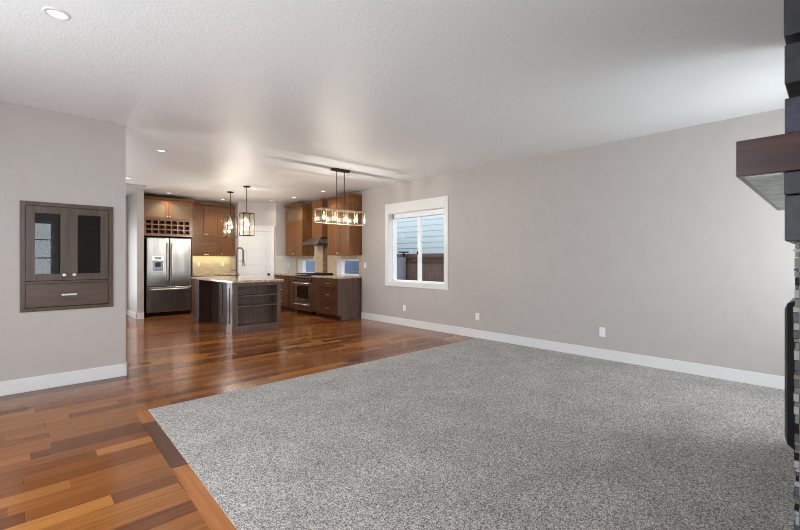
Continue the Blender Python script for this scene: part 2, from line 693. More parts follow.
# flush border boards along the carpet
bw = 0.092
mb = MB()
for mat, ya, yb in (('border_orange', CY + .04, 3.68), ('border_dark', 3.678, 2.768), ('border_orange', 2.766, 1.30), ('border_dark', 1.298, YF)):
    mb.use(M[mat])
    mb.prism([(edge_x(ya) - bw, ya), (edge_x(ya) - .001, ya - .012), (edge_x(yb) - .001, yb - .012), (edge_x(yb) - bw, yb)], 'z', 0.0, 0.0035)
struct(mb.build('trim_1'))

mb = MB().box(XL - .2, YF - .2, H, XK + .2, YB + .2, H + .12)
struct(mb.build('ceiling', M['ceiling']))


def wall_with_holes(name, axis, a0, a1, t0, t1, holes, mat):
    """wall along axis from a0 to a1, thickness t0..t1; holes: (b0, b1, z0, z1)"""
    mb = MB()

    def bx(p0, p1, z0, z1):
        if p1 - p0 < 1e-4 or z1 - z0 < 1e-4:
            return
        if axis == 'y':
            mb.box(t0, p0, z0, t1, p1, z1)
        else:
            mb.box(p0, t0, z0, p1, t1, z1)
    cur = a0
    for b0, b1, z0, z1 in sorted(holes):
        bx(cur, b0, 0, H)
        bx(b0, b1, 0, z0)
        bx(b0, b1, z1, H)
        cur = b1
    bx(cur, a1, 0, H)
    return struct(mb.build(name, mat))


W1 = (4.655, 6.115, 0.825, 2.175)     # living room window
K1 = (7.13, 7.99, 0.905, 1.27)        # small kitchen windows
K2 = (8.93, 9.76, 0.905, 1.27)
FW1 = (-1.0, 0.62, 0.92, 2.05)        # windows of the front wall
FW2 = (4.15, 5.15, 0.6, 2.3)
PD = (0.7, 3.8, 0.0, 2.2)             # unseen patio opening added for light from the left
DW = (6.1, 8.7, 0.35, 2.25)           # dining window of the left wall
wall_with_holes('wall_right', 'y', YF - .2, 6.97, XR, XR + .17, [W1], M['wall'])
wall_with_holes('wall_kitchen', 'y', 6.97, YB + .2, XK, XK + .2, [K1, K2], M['wall'])
wall_with_holes('wall_front', 'x', XL - .2, XR, YF - .2, YF, [FW1, FW2], M['wall'])
wall_with_holes('wall_left', 'y', YF, YB, XL - .2, XL, [PD, DW], M['wall'])
ED = (0.72, 1.68, 0.0, 2.1)           # glazed entry door at the end of the hall
wall_with_holes('wall_back', 'x', XL - .2, XK, YB, YB + .2, [ED], M['wall'])
BC = (0.06, 0.77, 0.777, 1.82)        # built-in cabinet
wall_with_holes('wall_alcove', 'x', XL, 0.90, YL, YL + .12, [BC], M['wall'])
# stub wall at the left of the refrigerator and the lowered hall ceiling
mb = MB().box(1.91, 10.12, 0, 2.035, YB, H)
struct(mb.build('wall_stub', M['wall']))
mb = MB().box(XL, 9.43, H - .05, 1.915, YB, H)
struct(mb.build('ceiling_hall', M['wall']))
# pantry in the kitchen corner: return, diagonal with the door, return
PA, PB = (4.93, 9.89), (4.23, 10.59)
mb = MB().prism([PA, (XK, PA[1]), (XK, YB), (PB[0], YB), PB], 'z', 0, H)
struct(mb.build('wall_pantry', M['wall']))

# baseboards
BH, BT = 0.135, 0.016


def baseboard(name, segs):
    mb = MB()
    for x0, y0, x1, y1 in segs:
        mb.box(x0, y0, 0, x1, y1, BH, 0.005)
    return struct(mb.build(name, M['white']))


baseboard('baseboard_right', [(XR - BT, YF, XR, 6.985), (XR - BT, 6.97, XK, 6.985)])
baseboard('baseboard_alcove', [(XL, YL - BT, 0.916, YL), (0.90, YL - BT, 0.916, YL + .136), (XL, YL + .12, 0.916, YL + .136)])
baseboard('baseboard_stub', [(1.894, 10.104, 2.035, 10.12), (1.894, 10.104, 1.91, YB)])
baseboard('baseboard_front', [(XL, YF, 2.2, YF + BT), (3.95, YF, XR, YF + BT)])
baseboard('baseboard_left', [(XL, YF, XL + BT, .6), (XL, 3.9, XL + BT, YL)])


# ------------------------------------------------------------------ windows
def window_y(name, x_in, hole, depth, casing, head, apron, slider=True, out=1):
    """window in a wall along Y whose room face is at x_in; the outside is at +X"""
    y0, y1, z0, z1 = hole
    root = bpy.data.objects.new(name, None)
    COL.objects.link(root)
    root.location = (x_in, (y0 + y1) / 2, z0)
    root['kind'] = 'structure'
    t = 0.018
    xi = x_in
    if casing:
        mb = MB()
        mb.box(xi - t, y0 - casing, z0 - apron, xi, y0 + .004, z1 + head, .003)
        mb.box(xi - t, y1 - .004, z0 - apron, xi, y1 + casing, z1 + head, .003)
        mb.box(xi - t * .95, y0 - casing + .003, z1 - .004, xi, y1 + casing - .003, z1 + head - .002, .003)
        mb.box(xi - t * .95, y0 - casing + .003, z0 - apron + .002, xi, y1 + casing - .003, z0 + .004, .003)
        mb.build('casing', M['white'], root)
    mb = MB()
    xe = xi + depth
    mb.box(xi, y0, z0, xe, y0 + .008, z1)
    mb.box(xi, y1 - .008, z0, xe, y1, z1)
    mb.box(xi, y0, z1 - .008, xe, y1, z1)
    mb.box(xi, y0, z0, xe, y1, z0 + .008)
    mb.build('jamb', M['white'], root)
    f = 0.05 if slider else 0.035
    mb = MB()
    mb.box(xe - .05, y0 + .008, z0 + .008, xe + .03, y0 + f, z1 - .008, .004)
    mb.box(xe - .05, y1 - f, z0 + .008, xe + .03, y1 - .008, z1 - .008, .004)
    mb.box(xe - .05, y0 + .008, z1 - f - (.05 if slider else 0), xe + .03, y1 - .008, z1 - .008, .004)
    mb.box(xe - .05, y0 + .008, z0 + .008, xe + .03, y1 - .008, z0 + f - .012, .004)
    mb.build('window_frame', M['vinyl'], root)
    ym = (y0 + y1) / 2
    if slider:
        mb = MB().box(xe - .045, ym - .03, z0 + f - .013, xe + .02, ym + .03, z1 - f, .004)
        ml = mb.build('mullion', M['vinyl'], root)
        mb = MB().box(xe - .062, ym + .012, 1.36, xe - .043, ym + .034, 1.42, .004)
        mb.build('latch', M['black_metal'], ml)
        panes = [(y0 + f, ym - .03), (ym + .03, y1 - f)]
    else:
        panes = [(y0 + f, y1 - f)]
    for a, b in panes:
        MB().box(xe, a - .004, z0 + f - .016, xe + .005, b + .004, z1 - f + .004).build('pane', M['glass'], root)
    return root


window_y('window_1', XR, W1, 0.15, 0.085, 0.19, 0.085)
window_y('window_2', XK, K1, 0.17, 0, 0, 0, False)
window_y('window_3', XK, K2, 0.17, 0, 0, 0, False)


def window_x(name, y_in, hole, nx, nz):
    """gridded window in the front wall; the outside is at -Y"""
    x0, x1, z0, z1 = hole
    root = bpy.data.objects.new(name, None)
    COL.objects.link(root)
    root.location = ((x0 + x1) / 2, y_in, z0)
    root['kind'] = 'structure'
    mb = MB()
    c = .085
    mb.box(x0 - c, y_in, z0 - c, x0, y_in + .018, z1 + .19)
    mb.box(x1, y_in, z0 - c, x1 + c, y_in + .018, z1 + .19)
    mb.box(x0, y_in, z1, x1, y_in + .018, z1 + .19)
    mb.box(x0, y_in, z0 - c, x1, y_in + .018, z0)
    mb.build('casing', M['white'], root)
    mb = MB()
    ye = y_in - .13
    for a in (x0, x1 - .045):
        mb.box(a, ye - .04, z0, a + .045, ye + .04, z1)
    for a in (z0, z1 - .045):
        mb.box(x0 + .045, ye - .04, a, x1 - .045, ye + .04, a + .045)
    mb.build('window_frame', M['vinyl'], root)
    mb = MB()
    for i in range(1, nx):
        a = x0 + (x1 - x0) * i / nx
        mb.box(a - .012, ye - .012, z0 + .045, a + .012, ye + .012, z1 - .045)
    for i in range(1, nz):
        a = z0 + (z1 - z0) * i / nz
        mb.box(x0 + .045, ye - .011, a - .012, x1 - .045, ye + .011, a + .012)
    mb.build('muntin', M['vinyl'], root)
    MB().box(x0 + .045, ye - .03, z0 + .045, x1 - .045, ye - .025, z1 - .045).build('pane', M['glass'], root)
    return root


window_x('window_4', YF, FW1, 4, 3)
window_x('window_5', YF, FW2, 2, 3)

# unseen patio door added in the left wall to let light in
root = bpy.data.objects.new('door_2', None)
COL.objects.link(root)
root.location = (XL, 2.25, 0)
root['kind'] = 'structure'
mb = MB()
for a in (0.7, 2.2, 3.72):
    mb.box(XL - .12, a, 0, XL - .04, a + .08, 2.2)
mb.box(XL - .12, .78, 2.12, XL - .04, 3.72, 2.2)
mb.box(XL - .12, .78, 0, XL - .04, 3.72, .08)
mb.build('door_frame', M['vinyl'], root)
for a, b in ((.78, 2.2), (2.28, 3.72)):
    MB().box(XL - .09, a, .08, XL - .085, b, 2.12).build('pane', M['glass'], root)

# dining window of the left wall
root = bpy.data.objects.new('window_6', None)
COL.objects.link(root)
root.location = (XL, 7.4, .35)
root['kind'] = 'structure'
mb = MB()
for a in (6.1, 7.37, 8.64):
    mb.box(XL - .12, a, .35, XL - .04, a + .06, 2.25)
mb.box(XL - .12, 6.16, 2.19, XL - .04, 8.64, 2.25)
mb.box(XL - .12, 6.16, .35, XL - .04, 8.64, .41)
mb.build('window_frame', M['vinyl'], root)
for a, b in ((6.16, 7.37), (7.43, 8.64)):
    MB().box(XL - .09, a, .41, XL - .085, b, 2.19).build('pane', M['glass'], root)

# glazed entry door at the end of the hall
root = bpy.data.objects.new('door_3', None)
COL.objects.link(root)
root.location = (1.2, YB, 0)
root['kind'] = 'structure'
mb = MB()
for a, b in ((.72, .86), (1.54, 1.68)):
    mb.box(a, YB + .06, .0, b, YB + .11, 2.1)
for a, b in ((0, .25), (1.97, 2.1)):
    mb.box(.86, YB + .06, a, 1.54, YB + .11, b)
mb.build('door_frame', M['white'], root)
MB().box(.86, YB + .08, .25, 1.54, YB + .085, 1.97).build('pane', M['glass'], root)

# ------------------------------------------------------------------ pantry door
ddir = Vector((PA[0] - PB[0], PA[1] - PB[1], 0)).normalized()     # left to right as seen from the room
dout = Vector((-1, -1, 0)).normalized()
L = (Vector((PA[0], PA[1], 0)) - Vector((PB[0], PB[1], 0))).length
FM = frame_matrix((PB[0], PB[1], 0), ddir, dout)
droot = bpy.data.objects.new('door_1', None)
COL.objects.link(droot)
droot.location = (PB[0], PB[1], 0)
droot['kind'] = 'structure'
dw = 0.75
dx0 = (L - dw) / 2
dx1 = dx0 + dw
DH = 1.985
mb = MB(xf=FM)
cs = 0.09
mb.box(dx0 - cs, 0, 0, dx0, .034, DH, .003)
mb.box(dx1, 0, 0, dx1 + cs, .034, DH, .003)
mb.box(dx0 - cs - .008, 0, DH, dx1 + cs + .008, .038, DH + .115, .003)
mb.box(dx0 - cs - .022, 0, DH + .115, dx1 + cs + .022, .062, DH + .145, .004)
mb.build('door_casing', M['white'], droot)
mb = MB(xf=FM)
st, rl = .10, .075
mb.box(dx0 + .003, 0, .008, dx0 + st, .024, DH - .003, .002)
mb.box(dx1 - st, 0, .008, dx1 - .003, .024, DH - .003, .002)
np_ = 5
zs = [.008 + i * (DH - .011 - rl) / np_ for i in range(np_ + 1)]
for z in zs:
    mb.box(dx0 + st, 0, z, dx1 - st, .024, z + rl, .002)
for z0, z1 in zip(zs, zs[1:]):
    mb.box(dx0 + st, 0, z0 + rl, dx1 - st, .006, z1)
    mb.box(dx0 + st + .03, .004, z0 + rl + .03, dx1 - st - .03, .011, z1 - .03, .004)
leaf = mb.build('door_leaf', M['white'], droot)
mb = MB(xf=FM)
kx, kz = dx1 - .055, .88
mb.tube([(kx, .02, kz), (kx, .03, kz), (kx, .03, kz), (kx, .045, kz), (kx, .052, kz), (kx, .068, kz), (kx, .074, kz)], [.03, .03, .011, .011, .026, .026, .012], 16)
mb.build('door_knob', M['black_metal'], leaf)


# ------------------------------------------------------------------ cabinet parts
def shaker(mb, x0, z0, x1, z1, y, t=.02, st=.055, panel=True):
    mb.box(x0, y, z0, x0 + st, y + t, z1, .0015)
    mb.box(x1 - st, y, z0, x1, y + t, z1, .0015)
    mb.box(x0 + st, y, z0, x1 - st, y + t, z0 + st, .0015)
    mb.box(x0 + st, y, z1 - st, x1 - st, y + t, z1, .0015)
    if panel:
        mb.box(x0 + st - .002, y, z0 + st - .002, x1 - st + .002, y + t * .45, z1 - st + .002)
    return mb


def knob(fm, x, z, y, parent, mat=None):
    mb = MB(xf=fm)
    mb.tube([(x, y - .001, z), (x, y + .012, z), (x, y + .014, z), (x, y + .024, z), (x, y + .028, z)], [.007, .007, .018, .018, .010], 14)
    return mb.build('knob', mat or M['nickel'], parent)


def pull(fm, x, z, y, length, parent, vertical=False):
    mb = MB(xf=fm)
    h = length / 2
    if vertical:
        mb.box(x - .006, y + .02, z - h, x + .006, y + .03, z + h, .003)
        for s in (-1, 1):
            mb.box(x - .005, y - .001, z + s * h * .75 - .005, x + .005, y + .022, z + s * h * .75 + .005)
    else:
        mb.box(x - h, y + .02, z - .009, x + h, y + .032, z + .009, .003)
        for s in (-1, 1):
            mb.box(x + s * h * .75 - .005, y - .001, z - .005, x + s * h * .75 + .005, y + .022, z + .005)
    return mb.build('pull', M['nickel'], parent)


def door(fm, x0, z0, x1, z1, y, parent, mat, kn=None, pl=None, name='door', glass=None, st=.055):
    mb = shaker(MB(xf=fm), x0, z0, x1, z1, y, st=st, panel=glass is None)
    d = mb.build(name, mat, parent)
    if glass is not None:
        MB(xf=fm).box(x0 + st - .003, y + .006, z0 + st - .003, x1 - st + .003, y + .010, z1 - st + .003).build('pane', glass, d)
    if kn:
        knob(fm, kn[0], kn[1], y + .02, d)
    if pl:
        pull(fm, pl[0], pl[1], y + .02, pl[2], d)
    return d


def drawer(fm, x0, z0, x1, z1, y, parent, mat, length=.11, flat=False):
    mb = MB(xf=fm)
    if flat:
        mb.box(x0, y, z0, x1, y + .02, z1, .002)
    else:
        shaker(mb, x0, z0, x1, z1, y, st=.045)
    d = mb.build('drawer', mat, parent)
    if length:
        pull(fm, (x0 + x1) / 2, (z0 + z1) / 2, y + (.02 if flat else .009), length, d)
    return d


def crown(fm, x0, x1, z0, z1, depth, out, parent, mat, left=True, right=True):
    """crown moulding round the front and the sides of a cabinet; local y = 0 is the cabinet front"""
    mb = MB(xf=fm)
    l = out if left else 0
    r = out if right else 0
    h = z1 - z0
    mb.loft([(x0, 0.001, z0), (x1, 0.001, z0), (x1, -depth, z0), (x0, -depth, z0)],
            [(x0 - l, out, z0 + h * .7), (x1 + r, out, z0 + h * .7), (x1 + r, -depth, z0 + h * .7), (x0 - l, -depth, z0 + h * .7)])
    mb.box(x0 - l, -depth, z0 + h * .7, x1 + r, out, z1, .003)
    return mb.build('crown_moulding', mat, parent)


# ------------------------------------------------------------------ built-in cabinet of the near wall
FB = frame_matrix((0, YL, 0), (1, 0, 0), (0, -1, 0))
bx0, bx1, bz0, bz1 = BC
r = thing('built_in_cabinet', 'dark grey brown built-in wall cabinet with two glass doors above one drawer', 'cabinet', ((bx0 + bx1) / 2, YL, bz0))
mb = MB(xf=FB)
D = .27
mb.box(bx0 + .002, -D, bz0 + .002, bx1 - .002, -D + .012, bz1 - .002)
mb.box(bx0 + .002, -D, bz0 + .002, bx0 + .016, -.002, bz1 - .002)
mb.box(bx1 - .016, -D, bz0 + .002, bx1 - .002, -.002, bz1 - .002)
mb.box(bx0 + .002, -D, bz0 + .002, bx1 - .002, -.002, bz0 + .016)
mb.box(bx0 + .002, -D, bz1 - .016, bx1 - .002, -.002, bz1 - .002)
mb.box(bx0 + .002, -D, 1.04, bx1 - .002, -.002, 1.056)
mb.build('carcass', M['built_in'], r)
mb = MB(xf=FB)
f = .028
mb.box(bx0 - .012, 0, bz0 - .012, bx0 + f, .016, bz1 + .012, .003)
mb.box(bx1 - f, 0, bz0 - .012, bx1 + .012, .016, bz1 + .012, .003)
mb.box(bx0 + f, 0, bz1 - f, bx1 - f, .016, bz1 + .012, .003)
mb.box(bx0 + f, 0, bz0 - .012, bx1 - f, .016, bz0 + f - .005, .003)
mb.box(bx0 + f, 0, 1.036, bx1 - f, .016, 1.058, .002)
mb.build('face_frame', M['built'], r)
for z in (1.33, 1.57):
    MB(xf=FB).box(bx0 + .017, -D + .013, z, bx1 - .017, -.03, z + .016).build('shelf', M['built_in'], r)
door(FB, bx0 + f + .002, 1.062, .4135, bz1 - f - .003, .004, r, M['built'], kn=(.376, 1.115), glass=M['glass_cab'], st=.066)
door(FB, .4165, 1.062, bx1 - f - .002, bz1 - f - .003, .004, r, M['built'], kn=(.454, 1.115), glass=M['glass_cab'], st=.066)
drawer(FB, bx0 + f + .002, bz0 + f, bx1 - f - .002, 1.033, .004, r, M['built_h'], .12, flat=True)

# ------------------------------------------------------------------ kitchen: refrigerator and its enclosure
FK = frame_matrix((0, 0, 0), (1, 0, 0), (0, -1, 0))     # local y = -Y

YR = 10.33       # front of the fridge doors
r = thing('refrigerator', 'stainless steel french door refrigerator with water dispenser and bottom freezer', 'refrigerator', (2.58, 10.7, 0))
fx0, fx1 = 2.125, 3.035
FR = frame_matrix((0, YR, 0), (1, 0, 0), (0, -1, 0))
fm_ = (fx0 + fx1) / 2
FT = 1.75
MB(xf=FR).box(fx0 + .004, -.72, .012, fx1 - .004, -.075, FT - .02, .006).build('body', M['steel_dark'], r)
split = .66
for s, a, b in ((-1, fx0, fm_ - .004), (1, fm_ + .004, fx1)):
    mb = MB(xf=FR).box(a, -.07, split + .006, b, 0, FT, .014)
    d = mb.build('door', M['steel'], r)
    hx = fm_ + s * .045
    mb = MB(xf=FR)
    mb.tube([(hx, .0, .80), (hx, .035, .82), (hx, .052, .88), (hx, .056, 1.2), (hx, .052, 1.55), (hx, .035, 1.61), (hx, .0, 1.63)], .0135, 12)
    mb.build('handle', M['nickel'], d)
    if s < 0:
        dx_a, dx_b = fx0 + .11, fx0 + .335
        mb = MB(xf=FR)
        mb.box(dx_a, -.002, 1.00, dx_b, .006, 1.34, .004)
        q = mb.build('water_dispenser', M['nickel'], d)
        q['label'] = 'ice and water dispenser with black recess'
        mb = MB(xf=FR)
        mb.use(M['black'])
        mb.box(dx_a + .012, .004, 1.012, dx_b - .012, .0075, 1.24)
        mb.box(dx_a + .05, .004, 1.265, dx_b - .05, .0075, 1.32)
        mb.use(M['steel_dark'])
        mb.box(dx_a + .06, .0075, 1.10, dx_b - .06, .018, 1.20, .004)
        mb.box(dx_a + .03, .0075, 1.02, dx_b - .03, .02, 1.035, .002)
        mb.build('recess', None, q)
mb = MB(xf=FR).box(fx0, -.07, .085, fx1, 0, split - .006, .014)
d = mb.build('freezer_drawer', M['steel'], r)
mb = MB(xf=FR)
mb.tube([(fx0 + .07, 0, .60), (fx0 + .09, .035, .60), (fx0 + .14, .052, .60), (fm_, .056, .60), (fx1 - .14, .052, .60), (fx1 - .09, .035, .60), (fx1 - .07, 0, .60)], .0135, 12)
mb.build('handle', M['nickel'], d)
MB(xf=FR).box(fx0 + .01, -.6, .0, fx1 - .01, -.05, .08, .004).build('base_grille', M['black'], r)

# enclosure with glass doors and wine rack
r = thing('fridge_cabinet', 'tall brown cabinet around the refrigerator with wine cubbies and two small glass doors', 'cabinet', (2.56, 10.75, 0))
YE = 10.36
FE = frame_matrix((0, YE, 0), (1, 0, 0), (0, -1, 0))
ex0, ex1 = 2.05, 3.075
dep = YB - YE
CT = 2.65        # crown top
MB(xf=FE).box(ex0, -dep, 0, ex0 + .022, 0, CT - .06).build('side_panel', M['cab'], r)
MB(xf=FE).box(ex1 - .022, -dep, 0, ex1, 0, CT - .06).build('side_panel', M['cab'], r)
mb = MB(xf=FE)
mb.box(ex0 + .022, -dep, 1.79, ex1 - .022, -.16, CT - .06)
mb.build('carcass', M['cab_in'], r)
mb = MB(xf=FE)
mb.box(ex0 + .022, -.159, 1.79, ex1 - .022, 0, 1.83)
mb.box(ex0 + .022, -.159, 2.15, ex1 - .022, 0, 2.20)
mb.box(ex0 + .022, -.159, 2.555, ex1 - .022, 0, CT - .06)
mb.box(ex0 + .022, -.159, 1.83, ex0 + .06, 0, 2.15)
mb.box(ex1 - .06, -.159, 1.83, ex1 - .022, 0, 2.15)
mb.box(ex0 + .022, -.159, 2.20, ex0 + .05, 0, 2.555)
mb.box(ex1 - .05, -.159, 2.20, ex1 - .022, 0, 2.555)
mb.build('face_frame', M['cab_x'], r)
mb = MB(xf=FE)
n = 7
gx0, gx1 = ex0 + .06, ex1 - .06
for i in range(n + 1):
    x = gx0 + (gx1 - gx0) * i / n
    mb.box(x - .012, -.158, 1.83, x + .012, -.004, 2.15)
for i in range(4):
    z = 1.83 + .32 * i / 3
    mb.box(gx0, -.158, max(1.8301, z - .014), gx1, -.005, min(2.1499, z + .014))
mb.build('wine_rack', M['cab_x'], r)
xm = (ex0 + ex1) / 2
door(FE, ex0 + .03, 2.19, xm - .002, 2.565, .001, r, M['cab'], kn=(xm - .03, 2.23), glass=M['frost'])
door(FE, xm + .002, 2.19, ex1 - .03, 2.565, .001, r, M['cab'], kn=(xm + .03, 2.23), glass=M['frost'])
crown(FE, ex0, ex1, CT - .06, CT, dep, .045, r, M['cab_x'], left=False)

# ------------------------------------------------------------------ kitchen: upper cabinets on the back wall
YU = 10.77
FU = frame_matrix((0, YU, 0), (1, 0, 0), (0, -1, 0))
UB = 1.355
dU = YB - YU


def upper_body(fm, x0, x1, dpt, parent, mat):
    MB(xf=fm).box(x0, -dpt, UB, x1, 0, CT - .06, .001).build('carcass', mat, parent)


r = thing('wall_cabinet', 'brown wall cabinet beside the refrigerator with two tall doors over a lift-up door', 'cabinet', (3.46, 10.93, UB))
ux0, ux1 = 3.078, 3.84
upper_body(FU, ux0, ux1, dU, r, M['cab'])
um = 3.16 + (ux1 - 3.16) / 2
door(FU, ux0 + .085, 1.845, um - .002, CT - .075, .001, r, M['cab'], kn=(um - .03, 1.885))
door(FU, um + .002, 1.845, ux1 - .004, CT - .075, .001, r, M['cab'], kn=(um + .03, 1.885))
door(FU, ux0 + .085, UB + .004, ux1 - .004, 1.838, .001, r, M['cab_x'], pl=((ux0 + .085 + ux1) / 2, UB + .032, .12), name='lift_door')
crown(FU, ux0, ux1, CT - .06, CT, dU, .045, r, M['cab_x'], left=False, right=False)

r = thing('wall_cabinet', 'narrow brown wall cabinet with small glass door on top, beside the pantry corner', 'cabinet', (4.03, 10.93, UB))
vx0, vx1 = 3.842, 4.218
upper_body(FU, vx0, vx1, dU, r, M['cab'])
door(FU, vx0 + .004, 2.215, vx1 - .02, CT - .075, .001, r, M['cab'], kn=(vx0 + .032, 2.25), glass=M['frost'])
door(FU, vx0 + .004, UB + .004, vx1 - .02, 2.21, .001, r, M['cab'], kn=(vx0 + .032, UB + .045))
crown(FU, vx0, vx1, CT - .06, CT, dU, .045, r, M['cab_x'], left=False, right=False)

# base run and worktop under them (mostly behind the island)
WT = 0.905       # worktop height
r = thing('base_cabinet', 'brown base cabinet along the back wall behind the island', 'cabinet', (3.65, 10.8, 0))
FBB = frame_matrix((0, 10.50, 0), (1, 0, 0), (0, -1, 0))
mb = MB(xf=FBB)
mb.box(3.08, -.59, .10, 4.215, 0, WT - .04)
mb.box(3.08, -.59, 0, 4.215, -.06, .10)
mb.build('carcass', M['cab'], r)
for a, b, k in ((3.085, 3.46, 3.43), (3.464, 3.838, 3.494), (3.842, 4.21, 3.872)):
    door(FBB, a, .105, b, .68, .001, r, M['cab'], kn=(k, .64))
    drawer(FBB, a, .69, b, WT - .045, .001, r, M['cab_x'])
mb = MB().box(3.08, 10.465, WT - .04, 4.215, YB - .012, WT, .004)
tag(mb.build('worktop', M['granite'], loc=(3.65, 10.78, WT - .04)), 'speckled beige granite worktop along the back wall under yellow-lit tile', 'worktop')

# tiled backsplashes
mb = MB().box(3.078, YB - .01, WT, 4.228, YB, UB)
struct(mb.build('wall_backsplash', M['tile_x']))
mb = MB().box(PA[0], PA[1] - .01, WT, XK, PA[1], UB + .005)
struct(mb.build('wall_backsplash_return', M['tile_daylit']))
mb = MB()
xs = XK - .01
mb.box(xs, 6.99, WT, XK, K1[0], UB)
mb.box(xs, K1[0], K1[3], XK, K1[1], UB)
mb.box(xs, K1[1], WT, XK, K2[0], 1.95)
mb.box(xs, K2[0], K2[3], XK, K2[1], UB)
mb.box(xs, K2[1], WT, XK, PA[1] - .01, UB)
struct(mb.build('wall_backsplash_range', M['tile_y']))
mb = MB().box(xs - .004, 8.36, WT, xs, 8.56, 1.62)
struct(mb.build('trim_2', M['mosaic_y']))

# ------------------------------------------------------------------ kitchen: right run
# local x runs along -Y (left to right as seen from the aisle), local y towards -X
XU = 5.175
FV = frame_matrix((XU, 0, 0), (0, -1, 0), (-1, 0, 0))
dV = XK - XU


def right_upper(name, label, y_lo, y_hi, glass, loc):
    r = thing(name, label, 'cabinet', loc)
    a, b = -y_hi, -y_lo
    upper_body(FV, a, b, dV, r, M['cab'])
    m_ = (a + b) / 2
    door(FV, a + .004, UB + .004, m_ - .002, 2.20, .001, r, M['cab'], kn=(m_ - .03, UB + .045))
    door(FV, m_ + .002, UB + .004, b - .004, 2.20, .001, r, M['cab'], kn=(m_ + .03, UB + .045))
    if glass:
        door(FV, a + .004, 2.207, b - .004, CT - .072, .001, r, M['cab'], kn=(m_, 2.235), glass=M['frost'], name='lift_door')
    else:
        door(FV, a + .004, 2.207, b - .004, CT - .072, .001, r, M['cab_h'], kn=(m_, 2.235), name='lift_door')
    crown(FV, a, b, CT - .06, CT, dV, .055, r, M['cab_h'])
    return r


right_upper('wall_cabinet', 'brown wall cabinet nearest the living room, on the near side of the range hood', 7.03, 7.85, False, (5.33, 7.44, UB))
right_upper('wall_cabinet', 'brown wall cabinet with amber glass top door, between range hood and pantry', 8.97, 9.80, True, (5.33, 9.38, UB))

# hood
r = thing('range_hood', 'stainless steel range hood with boxed brown wood chimney above the range', 'range hood', (5.25, 8.46, 1.6))
hy0, hy1, hx0 = 8.07, 8.83, 5.03
mb = MB()
mb.box(hx0, hy0, 1.60, XK - .011, hy1, 1.645, .003)
mb.loft([(hx0, hy0, 1.645), (hx0, hy1, 1.645), (XK - .011, hy1, 1.645), (XK - .011, hy0, 1.645)],
        [(5.26, 8.27, 1.80), (5.26, 8.65, 1.80), (XK - .011, 8.65, 1.80), (XK - .011, 8.27, 1.80)])
mb.build('canopy', M['steel'], r)
MB().box(hx0 + .05, hy0 + .06, 1.592, XK - .06, hy1 - .06, 1.601).build('filter', M['steel_dark'], r)
MB().box(5.245, 8.22, 1.79, XK - .011, 8.66, 2.63, .003).build('chimney', M['cab'], r)
mb = MB()
mb.box(5.22, 8.195, 2.62, XK - .011, 8.685, CT + .02, .004)
mb.build('crown_moulding', M['cab_h'], r)

# range
XG = 4.875
FG = frame_matrix((XG, 0, 0), (0, -1, 0), (-1, 0, 0))
ga, gb = -8.845, -8.085
r = thing('range', 'stainless steel gas range with oven under the hood', 'stove', (5.18, 8.465, 0))
mb = MB(xf=FG).box(ga + .002, -.60, .09, gb - .002, -.035, .875, .003)
mb.build('body', M['steel_dark'], r)
MB(xf=FG).box(ga + .03, -.55, 0, gb - .03, -.07, .09).build('kick_base', M['black'], r)
mb = MB(xf=FG).box(ga + .003, -.035, .275, gb - .003, 0, .76, .006)
d = mb.build('oven_door', M['steel'], r)
MB(xf=FG).box(ga + .13, -.003, .37, gb - .13, .003, .65, .003).build('oven_window', M['oven_glass'], d)
mb = MB(xf=FG)
mb.tube([(ga + .05, .045, .715), (gb - .05, .045, .715)], .013, 12)
for x in (ga + .09, gb - .09):
    mb.tube([(x, -.002, .715), (x, .045, .715)], .009, 10)
mb.build('handle', M['nickel'], d)
mb = MB(xf=FG).box(ga + .003, -.035, .085, gb - .003, 0, .262, .006)
d = mb.build('storage_drawer', M['steel'], r)
mb = MB(xf=FG)
mb.tube([(ga + .05, .04, .232), (gb - .05, .04, .232)], .011, 12)
for x in (ga + .09, gb - .09):
    mb.tube([(x, -.002, .232), (x, .04, .232)], .008, 10)
mb.build('handle', M['nickel'], d)
mb = MB(xf=FG)
mb.prism([(-.06, .772), (.01, .772), (.018, .80), (-.012, .885), (-.06, .885)], 'x', ga + .003, gb - .003)
d = mb.build('control_panel', M['steel'], r)
for i in range(5):
    x = ga + .10 + i * (gb - ga - .2) / 4
    MB(xf=FG).tube([(x, .0, .825), (x, .02, .832), (x, .036, .837)], [.022, .022, .018], 14).build('control_knob', M['black_metal'], d)
MB(xf=FG).box(ga - .004, -.60, .875, gb + .004, -.055, .905, .004).build('cooktop', M['black'], r)
for i in range(3):
    a = ga + .02 + i * (gb - ga - .04) / 3
    b = a + (gb - ga - .04) / 3 - .006
    mb = MB(xf=FG)
    for x in (a, (a + b) / 2 - .005, b - .01):
        mb.box(x, -.53, .918, x + .01, -.08, .935)
    for y in (-.53, -.42, -.31, -.20, -.09):
        mb.box(a, y, .918, b, y + .01, .935)
    for x in (a, b - .01):
        for y in (-.53, -.09):
            mb.box(x, y, .905, x + .01, y + .01, .92)
    mb.build('grate', M['iron'], r)
MB(xf=FG).box(ga + .02, -.61, .905, gb - .02, -.57, .945, .006).build('rear_vent', M['black'], r)

# base cabinets and worktops of the right run
XB_ = 4.90
FC = frame_matrix((XB_, 0, 0), (0, -1, 0), (-1, 0, 0))
dC = XK - XB_ - .022


